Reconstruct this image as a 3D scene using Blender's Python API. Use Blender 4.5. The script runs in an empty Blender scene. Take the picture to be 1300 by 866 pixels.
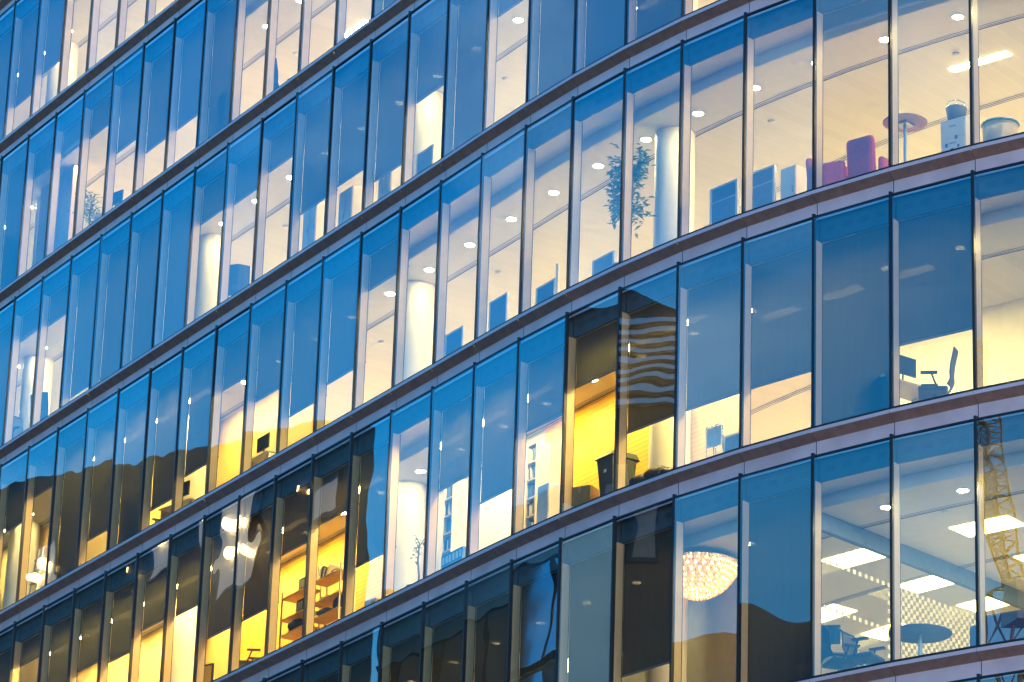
import bpy, math, random
from mathutils import Vector, Matrix
random.seed(7)
S = bpy.context.scene
COL = S.collection
R = math.radians
PI = math.pi

# ------------------------------------------------------------------ camera
CAM_Z = 1.6
F_PX, PITCH, ROLL = 4909.05, 0.369433, 0.0342289        # focal length in px of the 1300 px wide photo
cp, sp_ = math.cos(PITCH), math.sin(PITCH)
_r, _f, _u = Vector((1, 0, 0)), Vector((0, cp, sp_)), Vector((0, -sp_, cp))
CR = _r * math.cos(ROLL) + _u * math.sin(ROLL)
CU = -_r * math.sin(ROLL) + _u * math.cos(ROLL)
CF = _f
cd = bpy.data.cameras.new('camera')
cam = bpy.data.objects.new('camera', cd)
COL.objects.link(cam)
cam.matrix_world = Matrix(((CR.x, CU.x, -CF.x, 0), (CR.y, CU.y, -CF.y, 0), (CR.z, CU.z, -CF.z, CAM_Z), (0, 0, 0, 1)))
cd.sensor_width = 36
cd.lens = F_PX / 1300 * 36
cd.clip_start, cd.clip_end = 0.5, 6000
S.camera = cam

# ------------------------------------------------------------------ sky, sun, exposure
SUN_EL, SUN_AZ = 4.0, 150.0                              # low dusk light from behind the camera, to its right
W = bpy.data.worlds.new('World')
S.world = W
W.use_nodes = True
nt = W.node_tree
nt.nodes.clear()
out = nt.nodes.new('ShaderNodeOutputWorld')
bg = nt.nodes.new('ShaderNodeBackground')
sky = nt.nodes.new('ShaderNodeTexSky')
sky.sky_type = 'NISHITA'
sky.sun_disc = False
sky.sun_elevation = R(SUN_EL)
sky.sun_rotation = R(SUN_AZ)
sky.ozone_density = 4.0
sky.dust_density = 0.6
tint = nt.nodes.new('ShaderNodeMix'); tint.data_type = 'RGBA'; tint.blend_type = 'MULTIPLY'
tint.inputs['Factor'].default_value = 1.0
tc = nt.nodes.new('ShaderNodeTexCoord')
sepz = nt.nodes.new('ShaderNodeSeparateXYZ')
ramp = nt.nodes.new('ShaderNodeValToRGB')
SKY_RAMP = [(0.0, (2.6, 2.1, 1.8)), (0.24, (1.3, 2.6, 2.5)), (0.31, (0.45, 2.6, 2.8)), (0.38, (0.06, 2.4, 2.9)), (0.46, (0.0, 2.2, 2.9)), (1.0, (0.7, 1.1, 1.4))]
cr = ramp.color_ramp
while len(cr.elements) < len(SKY_RAMP):
    cr.elements.new(0.5)
for e, (p, c) in zip(cr.elements, SKY_RAMP):
    e.position = p; e.color = (*c, 1)
# thin dusk cloud streaks
cl = nt.nodes.new('ShaderNodeTexNoise'); cl.inputs['Scale'].default_value = 3.2; cl.inputs['Detail'].default_value = 5
mp = nt.nodes.new('ShaderNodeMapping'); mp.inputs['Scale'].default_value = (1, 1, 4.5)
clr = nt.nodes.new('ShaderNodeMapRange')
clr.inputs['From Min'].default_value = 0.48; clr.inputs['From Max'].default_value = 0.75
clr.inputs['To Min'].default_value = 0.0; clr.inputs['To Max'].default_value = 0.22
cmix = nt.nodes.new('ShaderNodeMix'); cmix.data_type = 'RGBA'; cmix.blend_type = 'MIX'
cmix.inputs['B'].default_value = (7, 12.5, 16, 1)
L = nt.links.new
L(tc.outputs['Generated'], sepz.inputs[0]); L(sepz.outputs['Z'], ramp.inputs['Fac'])
L(sky.outputs['Color'], tint.inputs['A']); L(ramp.outputs['Color'], tint.inputs['B'])
L(tc.outputs['Generated'], mp.inputs['Vector']); L(mp.outputs['Vector'], cl.inputs['Vector'])
L(cl.outputs['Fac'], clr.inputs['Value']); L(clr.outputs['Result'], cmix.inputs['Factor'])
L(tint.outputs['Result'], cmix.inputs['A']); L(cmix.outputs['Result'], bg.inputs['Color'])
bg.inputs['Strength'].default_value = 0.15
L(bg.outputs['Background'], out.inputs['Surface'])

sl = bpy.data.lights.new('sun', 'SUN')
sl.energy = 0.5; sl.angle = R(12); sl.color = (1.0, 0.62, 0.55)
so = bpy.data.objects.new('sun', sl); COL.objects.link(so)
so.location = (30, -30, 60)
sd = Vector((math.sin(R(SUN_AZ)) * math.cos(R(SUN_EL)), math.cos(R(SUN_AZ)) * math.cos(R(SUN_EL)), math.sin(R(SUN_EL))))
so.rotation_euler = sd.to_track_quat('Z', 'Y').to_euler()

S.view_settings.view_transform = 'Standard'
S.view_settings.look = 'None'
S.view_settings.exposure = 1.05
S.view_settings.gamma = 1.0
S.view_settings.use_curve_mapping = False
S.render.engine = 'CYCLES'
cy = S.cycles
cy.use_denoising = True
cy.max_bounces = 12; cy.diffuse_bounces = 4; cy.glossy_bounces = 4; cy.transmission_bounces = 6
cy.transparent_max_bounces = 24
cy.sample_clamp_indirect = 6.0
cy.caustics_reflective = False; cy.caustics_refractive = False
cy.use_light_tree = True

# ------------------------------------------------------------------ plan of the curved front (surveyed from the photo)
PW = 1.5                                                 # bay width
P0 = (7.02764284, 54.7775272); A0 = 2.49445716
KN = [0, 3, 6, 9, 12, 16, 23]
KV = [-.0325223, -.0442775, -.0300487, .0048744, -.0010523, .0009355, -.0011120]
STOREY, BAND, ZT3 = 4.046987, 0.437974, 24.697247 + CAM_Z


def interp(x, xs, ys):
    if x <= xs[0]: return ys[0]
    if x >= xs[-1]: return ys[-1]
    for i in range(1, len(xs)):
        if x <= xs[i]:
            t = (x - xs[i-1]) / (xs[i] - xs[i-1])
            return ys[i-1] + t * (ys[i] - ys[i-1])


J_LO, J_HI, JN = -8, 34, 20
TX, TY, TA = [], [], []


def _plan():
    n = (J_HI - J_LO) * JN
    i0 = -J_LO * JN
    ds = PW / JN
    ks = [interp(J_LO + i / JN, KN, KV) for i in range(n + 1)]
    a = [0.0]
    for i in range(n): a.append(a[-1] + (ks[i] + ks[i+1]) / 2 * ds)
    a = [v - a[i0] + A0 for v in a] if False else a
    base = a[i0]
    a = [v - base + A0 for v in a]
    x, y = [0.0], [0.0]
    for i in range(n):
        m = (a[i] + a[i+1]) / 2
        x.append(x[-1] + math.cos(m) * ds); y.append(y[-1] + math.sin(m) * ds)
    bx, by = x[i0], y[i0]
    for i in range(n + 1):
        TX.append(x[i] - bx + P0[0]); TY.append(y[i] - by + P0[1]); TA.append(a[i])


_plan()


def tab(T, j):
    s = (j - J_LO) * JN
    i = max(0, min(len(T) - 2, int(math.floor(s))))
    return T[i] + (s - i) * (T[i+1] - T[i])


def ang(j): return tab(TA, j)


def pt(j, depth, z):
    """point at bay coordinate j, depth behind the glass line, height z"""
    a = ang(j)
    return Vector((tab(TX, j) + math.sin(a) * depth, tab(TY, j) - math.cos(a) * depth, z))


def zt(k): return ZT3 + (3 - k) * STOREY                 # sill line of storey k (0 = upper storey in view)


def ray(px, py): return (CF + CR * ((px - 650) / F_PX) - CU * ((py - 433) / F_PX)).normalized()


def at_h(px, py, k, h):
    """where the sight line of a photo pixel meets the height h above the floor of storey k"""
    d = ray(px, py)
    return d * ((zt(k) + h - CAM_Z) / d.z) + Vector((0, 0, CAM_Z))


def j_depth(P):
    best = None
    for i in range(len(TX)):
        d = (P.x - TX[i]) ** 2 + (P.y - TY[i]) ** 2
        if best is None or d < best[0]: best = (d, i)
    i = best[1]
    n = (-math.sin(TA[i]), math.cos(TA[i]))
    return J_LO + i / JN, -((P.x - TX[i]) * n[0] + (P.y - TY[i]) * n[1])


def project(P):
    v = P - Vector((0, 0, CAM_Z)); d = v.dot(CF)
    return 650 + F_PX * v.dot(CR) / d, 433 - F_PX * v.dot(CU) / d


# ------------------------------------------------------------------ materials
MATS = {}


def newmat(name):
    m = bpy.data.materials.new(name); m.use_nodes = True
    MATS[name] = m
    return m, m.node_tree, m.node_tree.nodes['Principled BSDF']


def mat(name, col, rough=0.5, metal=0.0, var=0.12, scale=6.0, bump=0.0, bscale=40.0, coords='Object', spec=0.5):
    m, t, b = newmat(name)
    b.inputs['Roughness'].default_value = rough
    b.inputs['Metallic'].default_value = metal
    b.inputs['Specular IOR Level'].default_value = spec
    c = t.nodes.new('ShaderNodeTexCoord')
    n = t.nodes.new('ShaderNodeTexNoise'); n.inputs['Scale'].default_value = scale; n.inputs['Detail'].default_value = 6
    t.links.new(c.outputs[coords], n.inputs['Vector'])
    mr = t.nodes.new('ShaderNodeMapRange')
    mr.inputs['From Min'].default_value = .3; mr.inputs['From Max'].default_value = .7
    mr.inputs['To Min'].default_value = 1 - var; mr.inputs['To Max'].default_value = 1 + var
    t.links.new(n.outputs['Fac'], mr.inputs['Value'])
    mx = t.nodes.new('ShaderNodeVectorMath'); mx.operation = 'SCALE'
    mx.inputs[0].default_value = col
    t.links.new(mr.outputs['Result'], mx.inputs['Scale'])
    t.links.new(mx.outputs['Vector'], b.inputs['Base Color'])
    if bump:
        n2 = t.nodes.new('ShaderNodeTexNoise'); n2.inputs['Scale'].default_value = bscale
        t.links.new(c.outputs[coords], n2.inputs['Vector'])
        bp = t.nodes.new('ShaderNodeBump'); bp.inputs['Strength'].default_value = bump; bp.inputs['Distance'].default_value = .01
        t.links.new(n2.outputs['Fac'], bp.inputs['Height'])
        t.links.new(bp.outputs['Normal'], b.inputs['Normal'])
    return m


def emit(name, col, st):
    m, t, b = newmat(name)
    b.inputs['Base Color'].default_value = (.8, .8, .8, 1)
    b.inputs['Emission Color'].default_value = (*col, 1)
    b.inputs['Emission Strength'].default_value = st
    return m


def glass_mat(name, tintc=(.86, .90, .89), ior=2.65, wob=0.03, wscale=.8):
    m = bpy.data.materials.new(name); m.use_nodes = True; MATS[name] = m
    t = m.node_tree; t.nodes.clear()
    o = t.nodes.new('ShaderNodeOutputMaterial'); mix = t.nodes.new('ShaderNodeMixShader')
    tr = t.nodes.new('ShaderNodeBsdfTransparent'); gl = t.nodes.new('ShaderNodeBsdfGlossy')
    fr = t.nodes.new('ShaderNodeFresnel'); fr.inputs['IOR'].default_value = ior
    tr.inputs['Color'].default_value = (*tintc, 1)
    gl.inputs['Roughness'].default_value = 0.0; gl.inputs['Color'].default_value = (.95, .97, 1, 1)
    c = t.nodes.new('ShaderNodeTexCoord'); n = t.nodes.new('ShaderNodeTexNoise')
    n.inputs['Scale'].default_value = wscale; n.inputs['Detail'].default_value = 1.0
    t.links.new(c.outputs['Object'], n.inputs['Vector'])
    bp = t.nodes.new('ShaderNodeBump'); bp.inputs['Strength'].default_value = 1.0; bp.inputs['Distance'].default_value = wob * .1
    t.links.new(n.outputs['Fac'], bp.inputs['Height']); t.links.new(bp.outputs['Normal'], gl.inputs['Normal'])
    geo = t.nodes.new('ShaderNodeNewGeometry'); inv = t.nodes.new('ShaderNodeMath'); inv.operation = 'SUBTRACT'; inv.inputs[0].default_value = 1
    mul = t.nodes.new('ShaderNodeMath'); mul.operation = 'MULTIPLY'
    t.links.new(geo.outputs['Backfacing'], inv.inputs[1]); t.links.new(inv.outputs[0], mul.inputs[0]); t.links.new(fr.outputs['Fac'], mul.inputs[1])
    oi = t.nodes.new('ShaderNodeObjectInfo'); vr = t.nodes.new('ShaderNodeMapRange'); vr.inputs['To Min'].default_value = .88; vr.inputs['To Max'].default_value = 1.12
    m2 = t.nodes.new('ShaderNodeMath'); m2.operation = 'MULTIPLY'; t.links.new(oi.outputs['Random'], vr.inputs['Value'])
    t.links.new(mul.outputs[0], m2.inputs[0]); t.links.new(vr.outputs['Result'], m2.inputs[1]); t.links.new(m2.outputs[0], mix.inputs['Fac'])
    t.links.new(tr.outputs[0], mix.inputs[1]); t.links.new(gl.outputs[0], mix.inputs[2])
    t.links.new(mix.outputs[0], o.inputs['Surface'])
    return m


def blind_mat(name, col, trans=(.30, .27, .24), see=0.07):
    m = bpy.data.materials.new(name); m.use_nodes = True; MATS[name] = m
    t = m.node_tree; t.nodes.clear()
    o = t.nodes.new('ShaderNodeOutputMaterial')
    df = t.nodes.new('ShaderNodeBsdfDiffuse'); tl = t.nodes.new('ShaderNodeBsdfTranslucent'); tp = t.nodes.new('ShaderNodeBsdfTransparent')
    ad = t.nodes.new('ShaderNodeAddShader'); mx = t.nodes.new('ShaderNodeMixShader')
    mx.inputs['Fac'].default_value = see
    c = t.nodes.new('ShaderNodeTexCoord'); mpn = t.nodes.new('ShaderNodeMapping'); mpn.inputs['Scale'].default_value = (9, 9, .6)
    n = t.nodes.new('ShaderNodeTexNoise'); n.inputs['Scale'].default_value = 1.5; n.inputs['Detail'].default_value = 4
    t.links.new(c.outputs['Object'], mpn.inputs['Vector']); t.links.new(mpn.outputs['Vector'], n.inputs['Vector'])
    mr = t.nodes.new('ShaderNodeMapRange'); mr.inputs['To Min'].default_value = .8; mr.inputs['To Max'].default_value = 1.2
    t.links.new(n.outputs['Fac'], mr.inputs['Value'])
    sc = t.nodes.new('ShaderNodeVectorMath'); sc.operation = 'SCALE'; sc.inputs[0].default_value = col
    t.links.new(mr.outputs['Result'], sc.inputs['Scale'])
    t.links.new(sc.outputs['Vector'], df.inputs['Color']); tl.inputs['Color'].default_value = (*trans, 1)
    t.links.new(df.outputs[0], ad.inputs[0]); t.links.new(tl.outputs[0], ad.inputs[1])
    t.links.new(ad.outputs[0], mx.inputs[1]); t.links.new(tp.outputs[0], mx.inputs[2])
    t.links.new(mx.outputs[0], o.inputs['Surface'])
    return m


def plank_mat(name, col, axis='u', pitch=0.3, line=0.03, dark=.72, rough=.5):
    """ceiling or wall boards: thin joints across UV metres"""
    m, t, b = newmat(name)
    b.inputs['Roughness'].default_value = rough
    uv = t.nodes.new('ShaderNodeUVMap'); sx = t.nodes.new('ShaderNodeSeparateXYZ')
    t.links.new(uv.outputs['UV'], sx.inputs[0])
    d = t.nodes.new('ShaderNodeMath'); d.operation = 'DIVIDE'; d.inputs[1].default_value = pitch
    t.links.new(sx.outputs['X' if axis == 'u' else 'Y'], d.inputs[0])
    fr = t.nodes.new('ShaderNodeMath'); fr.operation = 'FRACT'; t.links.new(d.outputs[0], fr.inputs[0])
    lt = t.nodes.new('ShaderNodeMath'); lt.operation = 'LESS_THAN'; lt.inputs[1].default_value = line / pitch
    t.links.new(fr.outputs[0], lt.inputs[0])
    fl = t.nodes.new('ShaderNodeMath'); fl.operation = 'FLOOR'; t.links.new(d.outputs[0], fl.inputs[0])
    wn = t.nodes.new('ShaderNodeTexWhiteNoise'); wn.noise_dimensions = '1D'; t.links.new(fl.outputs[0], wn.inputs['W'])
    mr = t.nodes.new('ShaderNodeMapRange'); mr.inputs['To Min'].default_value = .96; mr.inputs['To Max'].default_value = 1.02
    t.links.new(wn.outputs['Value'], mr.inputs['Value'])
    sc = t.nodes.new('ShaderNodeVectorMath'); sc.operation = 'SCALE'; sc.inputs[0].default_value = col
    t.links.new(mr.outputs['Result'], sc.inputs['Scale'])
    mx = t.nodes.new('ShaderNodeMix'); mx.data_type = 'RGBA'
    t.links.new(lt.outputs[0], mx.inputs['Factor']); t.links.new(sc.outputs['Vector'], mx.inputs['A'])
    mx.inputs['B'].default_value = (col[0] * dark, col[1] * dark, col[2] * dark, 1)
    t.links.new(mx.outputs['Result'], b.inputs['Base Color'])
    return m


WARM = (1.0, 0.73, 0.20)
glass_mat('glazing')
mat('mullion', (.012, .014, .022), .35, .3, .1)
mat('gasket', (.008, .008, .012), .5)
mat('fin', (.56, .42, .24), .5, 0, .05)
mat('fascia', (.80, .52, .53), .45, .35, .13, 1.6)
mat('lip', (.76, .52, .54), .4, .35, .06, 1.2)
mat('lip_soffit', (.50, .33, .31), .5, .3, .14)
mat('panel', (.035, .06, .085), .5, 0, .08)
mat('slot_dark', (.03, .035, .05), .6)
mat('vent_slot', (.02, .036, .055), .6)
blind_mat('blind', (.04, .058, .075), (.015, .016, .009), .0006)
blind_mat('blind_dark', (.05, .052, .048), (.012, .011, .008), .0006)
mat('plaster', (.82, .80, .76), .7, 0, .03)
mat('bulkhead', (.70, .68, .65), .7, 0, .03)
plank_mat('planks', (.74, .72, .68), 'u', .32, .014, 1.12)
mat('carpet', (.42, .38, .33), .9, 0, .1, 30)
mat('column_white', (.82, .80, .76), .5, 0, .03)
mat('grey_wall', (.22, .22, .26), .7, 0, .06)
mat('wall_white', (.80, .77, .70), .6, 0, .04)
plank_mat('yellow_boards', (.92, .52, .02), 'v', .085, .012, .6)
plank_mat('amber_glow_boards', (.84, .60, .22), 'u', .6, .012, .8)  # amber lamp glow put into the board colour
plank_mat('pale_boards', (.80, .62, .40), 'v', .085, .012, .75)
emit('bar_and_fill_light', WARM, 84)  # serves the visible bars and the added unseen fill rows
emit('panel_light', WARM, 10)
emit('hidden_fill_light', (1, .66, .17), 90)  # for added fill panels kept out of sight by the blinds
emit('downlight_lamp', (1.0, .76, .27), 235)
mat('trim_white', (.8, .8, .78), .4, 0, .02)


# ------------------------------------------------------------------ mesh helpers
class MB:
    def __init__(s): s.v, s.f, s.uv, s.mi = [], [], [], []

    def face(s, pts, mi=0, uv=None):
        b = len(s.v); s.v += [tuple(p) for p in pts]
        s.f.append(tuple(range(b, b + len(pts)))); s.mi.append(mi)
        s.uv.append(uv or [(0, 0)] * len(pts))

    def hexa(s, p, mi=0):
        """8 points: bottom ring 0-3, top ring 4-7"""
        b = len(s.v); s.v += [tuple(q) for q in p]
        for q in ((3, 2, 1, 0), (4, 5, 6, 7), (0, 1, 5, 4), (1, 2, 6, 5), (2, 3, 7, 6), (3, 0, 4, 7)):
            s.f.append(tuple(b + i for i in q)); s.mi.append(mi); s.uv.append([(0, 0)] * 4)

    def box(s, c, d, rz=0, mi=0, tilt=None):
        M = Matrix.Rotation(rz, 3, 'Z')
        if tilt: M = M @ Matrix.Rotation(tilt[1], 3, tilt[0])
        x, y, z = d[0] / 2, d[1] / 2, d[2] / 2
        P = [Vector(c) + M @ Vector(q) for q in ((-x, -y, -z), (x, -y, -z), (x, y, -z), (-x, y, -z), (-x, -y, z), (x, -y, z), (x, y, z), (-x, y, z))]
        s.hexa(P, mi)

    def tube(s, pts, r, n=8, mi=0, closed=False):
        pts = [Vector(p) for p in pts]
        rings = []
        m = len(pts)
        for i, p in enumerate(pts):
            a = pts[(i - 1) % m] if (closed or i > 0) else p
            b = pts[(i + 1) % m] if (closed or i < m - 1) else p
            d = (b - a).normalized()
            q = d.to_track_quat('Z', 'Y')
            rr = r[i] if isinstance(r, (list, tuple)) else r
            base = len(s.v)
            for k in range(n):
                t = 2 * PI * k / n
                s.v.append(tuple(p + q @ Vector((math.cos(t) * rr, math.sin(t) * rr, 0))))
            rings.append(base)
        for i in range(m if closed else m - 1):
            A, B = rings[i], rings[(i + 1) % m]
            for k in range(n):
                s.f.append((A + k, A + (k + 1) % n, B + (k + 1) % n, B + k)); s.mi.append(mi); s.uv.append([(0, 0)] * 4)
        if not closed:
            s.f.append(tuple(rings[0] + k for k in reversed(range(n)))); s.mi.append(mi); s.uv.append([(0, 0)] * n)
            s.f.append(tuple(rings[-1] + k for k in range(n))); s.mi.append(mi); s.uv.append([(0, 0)] * n)

    def lathe(s, c, prof, n=24, mi=0):
        c = Vector(c); rings = []
        for r_, z in prof:
            base = len(s.v)
            for k in range(n):
                t = 2 * PI * k / n
                s.v.append((c.x + math.cos(t) * r_, c.y + math.sin(t) * r_, c.z + z))
            rings.append(base)
        for A, B in zip(rings, rings[1:]):
            for k in range(n):
                s.f.append((A + k, A + (k + 1) % n, B + (k + 1) % n, B + k)); s.mi.append(mi); s.uv.append([(0, 0)] * 4)
        s.f.append(tuple(rings[0] + k for k in reversed(range(n)))); s.mi.append(mi); s.uv.append([(0, 0)] * n)
        s.f.append(tuple(rings[-1] + k for k in range(n))); s.mi.append(mi); s.uv.append([(0, 0)] * n)

    def build(s, name, mats, parent=None, smooth=False, bevel=0.0, subsurf=0, origin=None):
        o_ = Vector(origin) if origin is not None else None
        me = bpy.data.meshes.new(name)
        vs = s.v if o_ is None else [tuple(Vector(v) - o_) for v in s.v]
        me.from_pydata(vs, [], s.f)
        ms = mats if isinstance(mats, (list, tuple)) else [mats]
        for q in ms: me.materials.append(MATS[q])
        me.polygons.foreach_set('material_index', s.mi)
        ul = me.uv_layers.new(name='UVMap')
        flat = []
        for f in s.uv:
            for a, b in f: flat += [a, b]
        ul.data.foreach_set('uv', flat)
        if smooth:
            me.polygons.foreach_set('use_smooth', [True] * len(me.polygons))
        me.validate(); me.update()
        ob = bpy.data.objects.new(name, me); COL.objects.link(ob)
        if o_ is not None: ob.location = o_
        if parent is not None:
            ob.parent = parent
        if bevel:
            b = ob.modifiers.new('bevel', 'BEVEL'); b.width = bevel; b.segments = 2; b.limit_method = 'ANGLE'
        if subsurf:
            q = ob.modifiers.new('subsurf', 'SUBSURF'); q.levels = q.render_levels = subsurf
        return ob


def empty(name, loc=(0, 0, 0), rz=0.0, label=None, cat=None, group=None):
    o = bpy.data.objects.new(name, None); COL.objects.link(o)
    o.empty_display_size = .2
    o.location = loc; o.rotation_euler = (0, 0, rz)
    if label: o['label'] = label
    if cat: o['category'] = cat
    if group: o['group'] = group
    return o


def structure(o):
    o['kind'] = 'structure'
    return o


# ------------------------------------------------------------------ ground
m, t, b = newmat('paving')
b.inputs['Roughness'].default_value = .85
c_ = t.nodes.new('ShaderNodeTexCoord'); br = t.nodes.new('ShaderNodeTexBrick')
br.inputs['Scale'].default_value = 1.0
br.inputs['Color1'].default_value = (.16, .155, .15, 1); br.inputs['Color2'].default_value = (.13, .125, .12, 1); br.inputs['Mortar'].default_value = (.06, .06, .06, 1)
t.links.new(c_.outputs['Object'], br.inputs['Vector']); t.links.new(br.outputs['Color'], b.inputs['Base Color'])
g = MB(); g.face([(-2500, -2500, 0), (2500, -2500, 0), (2500, 2500, 0), (-2500, 2500, 0)])
structure(g.build('ground', 'paving'))

# ------------------------------------------------------------------ the office building
K_LO, K_HI = -1, 9                 # storeys built (0..5 fill the photo)
JA, JB = -6, 32                    # bays built
BO = pt(12, 4, 0)
BLD = empty('office_building', (0, 0, 0), 0,
            'curved glass office block at dusk with lit storeys and lilac metal bands', 'office building')


def strip(mb, k, j0, j1, d0, z0, d1, z1, mi=0, n=1, flip=False, gap=0.0):
    """a strip of facade-parallel surface from (depth d0, z0) to (d1, z1), one quad per bay"""
    for j in range(j0, j1):
        for s in range(n):
            a, b = j + s / n, j + (s + 1) / n
            if gap:
                if s == 0: a += gap
                if s == n - 1: b -= gap
            q = [pt(a, d0, z0), pt(b, d0, z0), pt(b, d1, z1), pt(a, d1, z1)]
            uv = [(a * PW, d0 + z0), (b * PW, d0 + z0), (b * PW, d1 + z1), (a * PW, d1 + z1)]
            if flip: q.reverse(); uv.reverse()
            mb.face(q, mi, uv)


# --- spandrel bands: projecting lip, dark sloping underside, set-back fascia
for k in range(K_LO - 1, K_HI + 1):
    z = zt(k)
    mb = MB()
    strip(mb, k, JA, JB, .05, z + .002, -.045, z - .004, 0, gap=.002)
    strip(mb, k, JA, JB, -.045, z - .004, -.045, z - .062, 0, gap=.002)
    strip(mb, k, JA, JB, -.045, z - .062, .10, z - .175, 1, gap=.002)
    strip(mb, k, JA, JB, .10, z - .175, .10, z - BAND - .03, 2, gap=.0045)
    strip(mb, k, JA, JB, .125, z + .0, .125, z - BAND - .04, 3)
    strip(mb, k, JA, JB, .10, z - BAND - .03, .125, z - BAND - .03, 3)
    mb.build('spandrel_band', ['lip', 'lip_soffit', 'fascia', 'gasket'], BLD)

# --- blinds as the photo shows them: share of the glass height they cover
BL = {
 0: {17: 0, 18: 0, 19: 0, 20: 0, 21: .66, 22: .74, 23: .95, 16: .3, 24: .9},
 1: {9: 1, 10: .97, 11: 0, 12: 0, 13: 0, 14: 0, 15: 1, 16: .7, 17: .7, 18: .55, 19: .3, 20: .25, 21: .28, 22: .97, 23: 1},
 2: {3: .2, 4: 1, 5: 1, 6: 1, 7: .33, 8: 1, 9: .5, 10: .8, 11: .68, 12: .7, 13: .3, 14: .35, 15: .33, 16: .98, 17: 1, 18: 1, 19: .9, 20: .3, 21: .26, 22: .98},
 3: {-2: 0, -1: 0, 0: .19, 1: .19, 2: 0, 3: 0, 4: 0, 5: 0, 6: 0, 7: 0, 8: 0, 9: 0, 10: .3, 11: .7, 12: .76, 13: .55, 14: .36, 15: .75, 16: .84, 17: 1, 18: .8, 19: 1, 20: .3, 21: .42, 22: .3},
 4: {-2: 0, -1: 0, 0: .68, 1: 1, 2: .69, 3: .69, 4: .69, 5: .35, 6: .45, 7: .70, 8: .52, 9: 0, 10: .7, 11: .36, 12: .42, 13: .68, 14: .68, 15: .45, 16: .43, 17: .52, 18: .48, 19: .55, 20: .25, 21: .4, 22: .4},
 5: {-2: 0, -1: 0, 0: 0, 1: 0, 2: 1, 3: 0, 4: .73, 5: .9, 6: 1, 7: 1, 8: .95, 9: 1, 10: 1, 11: .8, 12: .8, 13: .8},
}
DARK_BLINDS = {(5, 5), (5, 6), (5, 7), (5, 8), (5, 9), (5, 10), (5, 11), (5, 12), (5, 13), (4, 4), (4, 12), (4, 13), (4, 11), (5, 4)}
G_H = STOREY - BAND                # glass height 3.61
P_H = 3.21                         # underside of the spandrel panel above the sill
FIN0, FIN1 = .05, .20


def window_frame(k, j, mb):
    z0, z1 = zt(k), zt(k) + G_H
    # dark cap on the mullion between this bay and the next one, and its light inner fin
    for jj in (j + 1,):
        w = .022 / PW
        a, b = jj - w, jj + w
        mb.hexa([pt(a, -.012, z0 - .03), pt(b, -.012, z0 - .03), pt(b, .05, z0 - .03), pt(a, .05, z0 - .03),
                 pt(a, -.012, z1 + .045), pt(b, -.012, z1 + .045), pt(b, .05, z1 + .045), pt(a, .05, z1 + .045)], 0)
        w = .022 / PW
        a, b = jj - w, jj + w
        mb.hexa([pt(a, FIN0, z0 + .004), pt(b, FIN0, z0 + .004), pt(b, FIN1, z0 + .004), pt(a, FIN1, z0 + .004),
                 pt(a, FIN0, P_H + z0), pt(b, FIN0, P_H + z0), pt(b, FIN1, P_H + z0), pt(a, FIN1, P_H + z0)], 1)
        w = .026 / PW
        a, b = jj - w, jj + w
        mb.hexa([pt(a, FIN1, z0 + .004), pt(b, FIN1, z0 + .004), pt(b, FIN1 + .012, z0 + .004), pt(a, FIN1 + .012, z0 + .004),
                 pt(a, FIN1, P_H + z0), pt(b, FIN1, P_H + z0), pt(b, FIN1 + .012, P_H + z0), pt(a, FIN1 + .012, P_H + z0)], 2)
    w = .03 / PW
    for (za, zb) in ((z0 + .004, z0 + .045), (z1 - .03, z1)):
        mb.hexa([pt(j + w, -.012, za), pt(j + 1 - w, -.012, za), pt(j + 1 - w, .04, za), pt(j + w, .04, za),
                 pt(j + w, -.012, zb), pt(j + 1 - w, -.012, zb), pt(j + 1 - w, .04, zb), pt(j + w, .04, zb)], 2)


def glass_pane(k, j, mb, tilt):
    z0, z1 = zt(k) + .045, zt(k) + G_H - .03
    w = .022 / PW
    d = [tilt[0], tilt[1], tilt[1] + tilt[2], tilt[0] + tilt[2]]
    # the outer face of the sealed unit
    mb.face([pt(j + 1 - w, .005 + d[1], z0), pt(j + w, .005 + d[0], z0), pt(j + w, .005 + d[3], z1), pt(j + 1 - w, .005 + d[2], z1)])


def spandrel_panel(k, j, mb):
    z0, z1 = zt(k) + P_H, zt(k) + G_H + .05
    w = .024 / PW
    a, b = j + w, j + 1 - w
    mb.hexa([pt(a, .15, z0), pt(b, .15, z0), pt(b, .18, z0), pt(a, .18, z0), pt(a, .15, z1), pt(b, .15, z1), pt(b, .18, z1), pt(a, .18, z1)], 0)
    for q in range(4):               # groups of ventilation slots in the panel
        c = j + .18 + q * .22
        for r_ in range(3):
            zz = z0 + .15 + r_ * .035
            mb.face([pt(c + .06, .147, zz), pt(c - .06, .147, zz), pt(c - .06, .147, zz + .014), pt(c + .06, .147, zz + .014)][::-1], 1)


def blind(k, j, frac, mb):
    zb = zt(k) + max(.02, G_H * (1 - frac)); ztp = zt(k) + P_H
    if zb >= ztp - .02: return False
    w = .008 / PW
    a, b = j + w, j + 1 - w
    d = .232
    mb.face([pt(b, d, zb), pt(a, d, zb), pt(a, d, ztp), pt(b, d, ztp)][::-1], 0)
    mb.hexa([pt(a, d - .012, zb - .03), pt(b, d - .012, zb - .03), pt(b, d + .012, zb - .03), pt(a, d + .012, zb - .03),
             pt(a, d - .012, zb), pt(b, d - .012, zb), pt(b, d + .012, zb), pt(a, d + .012, zb)], 1)
    return True


mat('blind_hem', (.12, .13, .15), .5)


def in_view(k, j):
    pts = [project(pt(j + s / 6, 0, zt(k) + G_H * q / 8)) for s in range(7) for q in range(9)]
    return sum(1 for x, y in pts if -2 < x < 1302 and -2 < y < 868) / len(pts) * abs(pts[0][0] - pts[-1][0])


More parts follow.
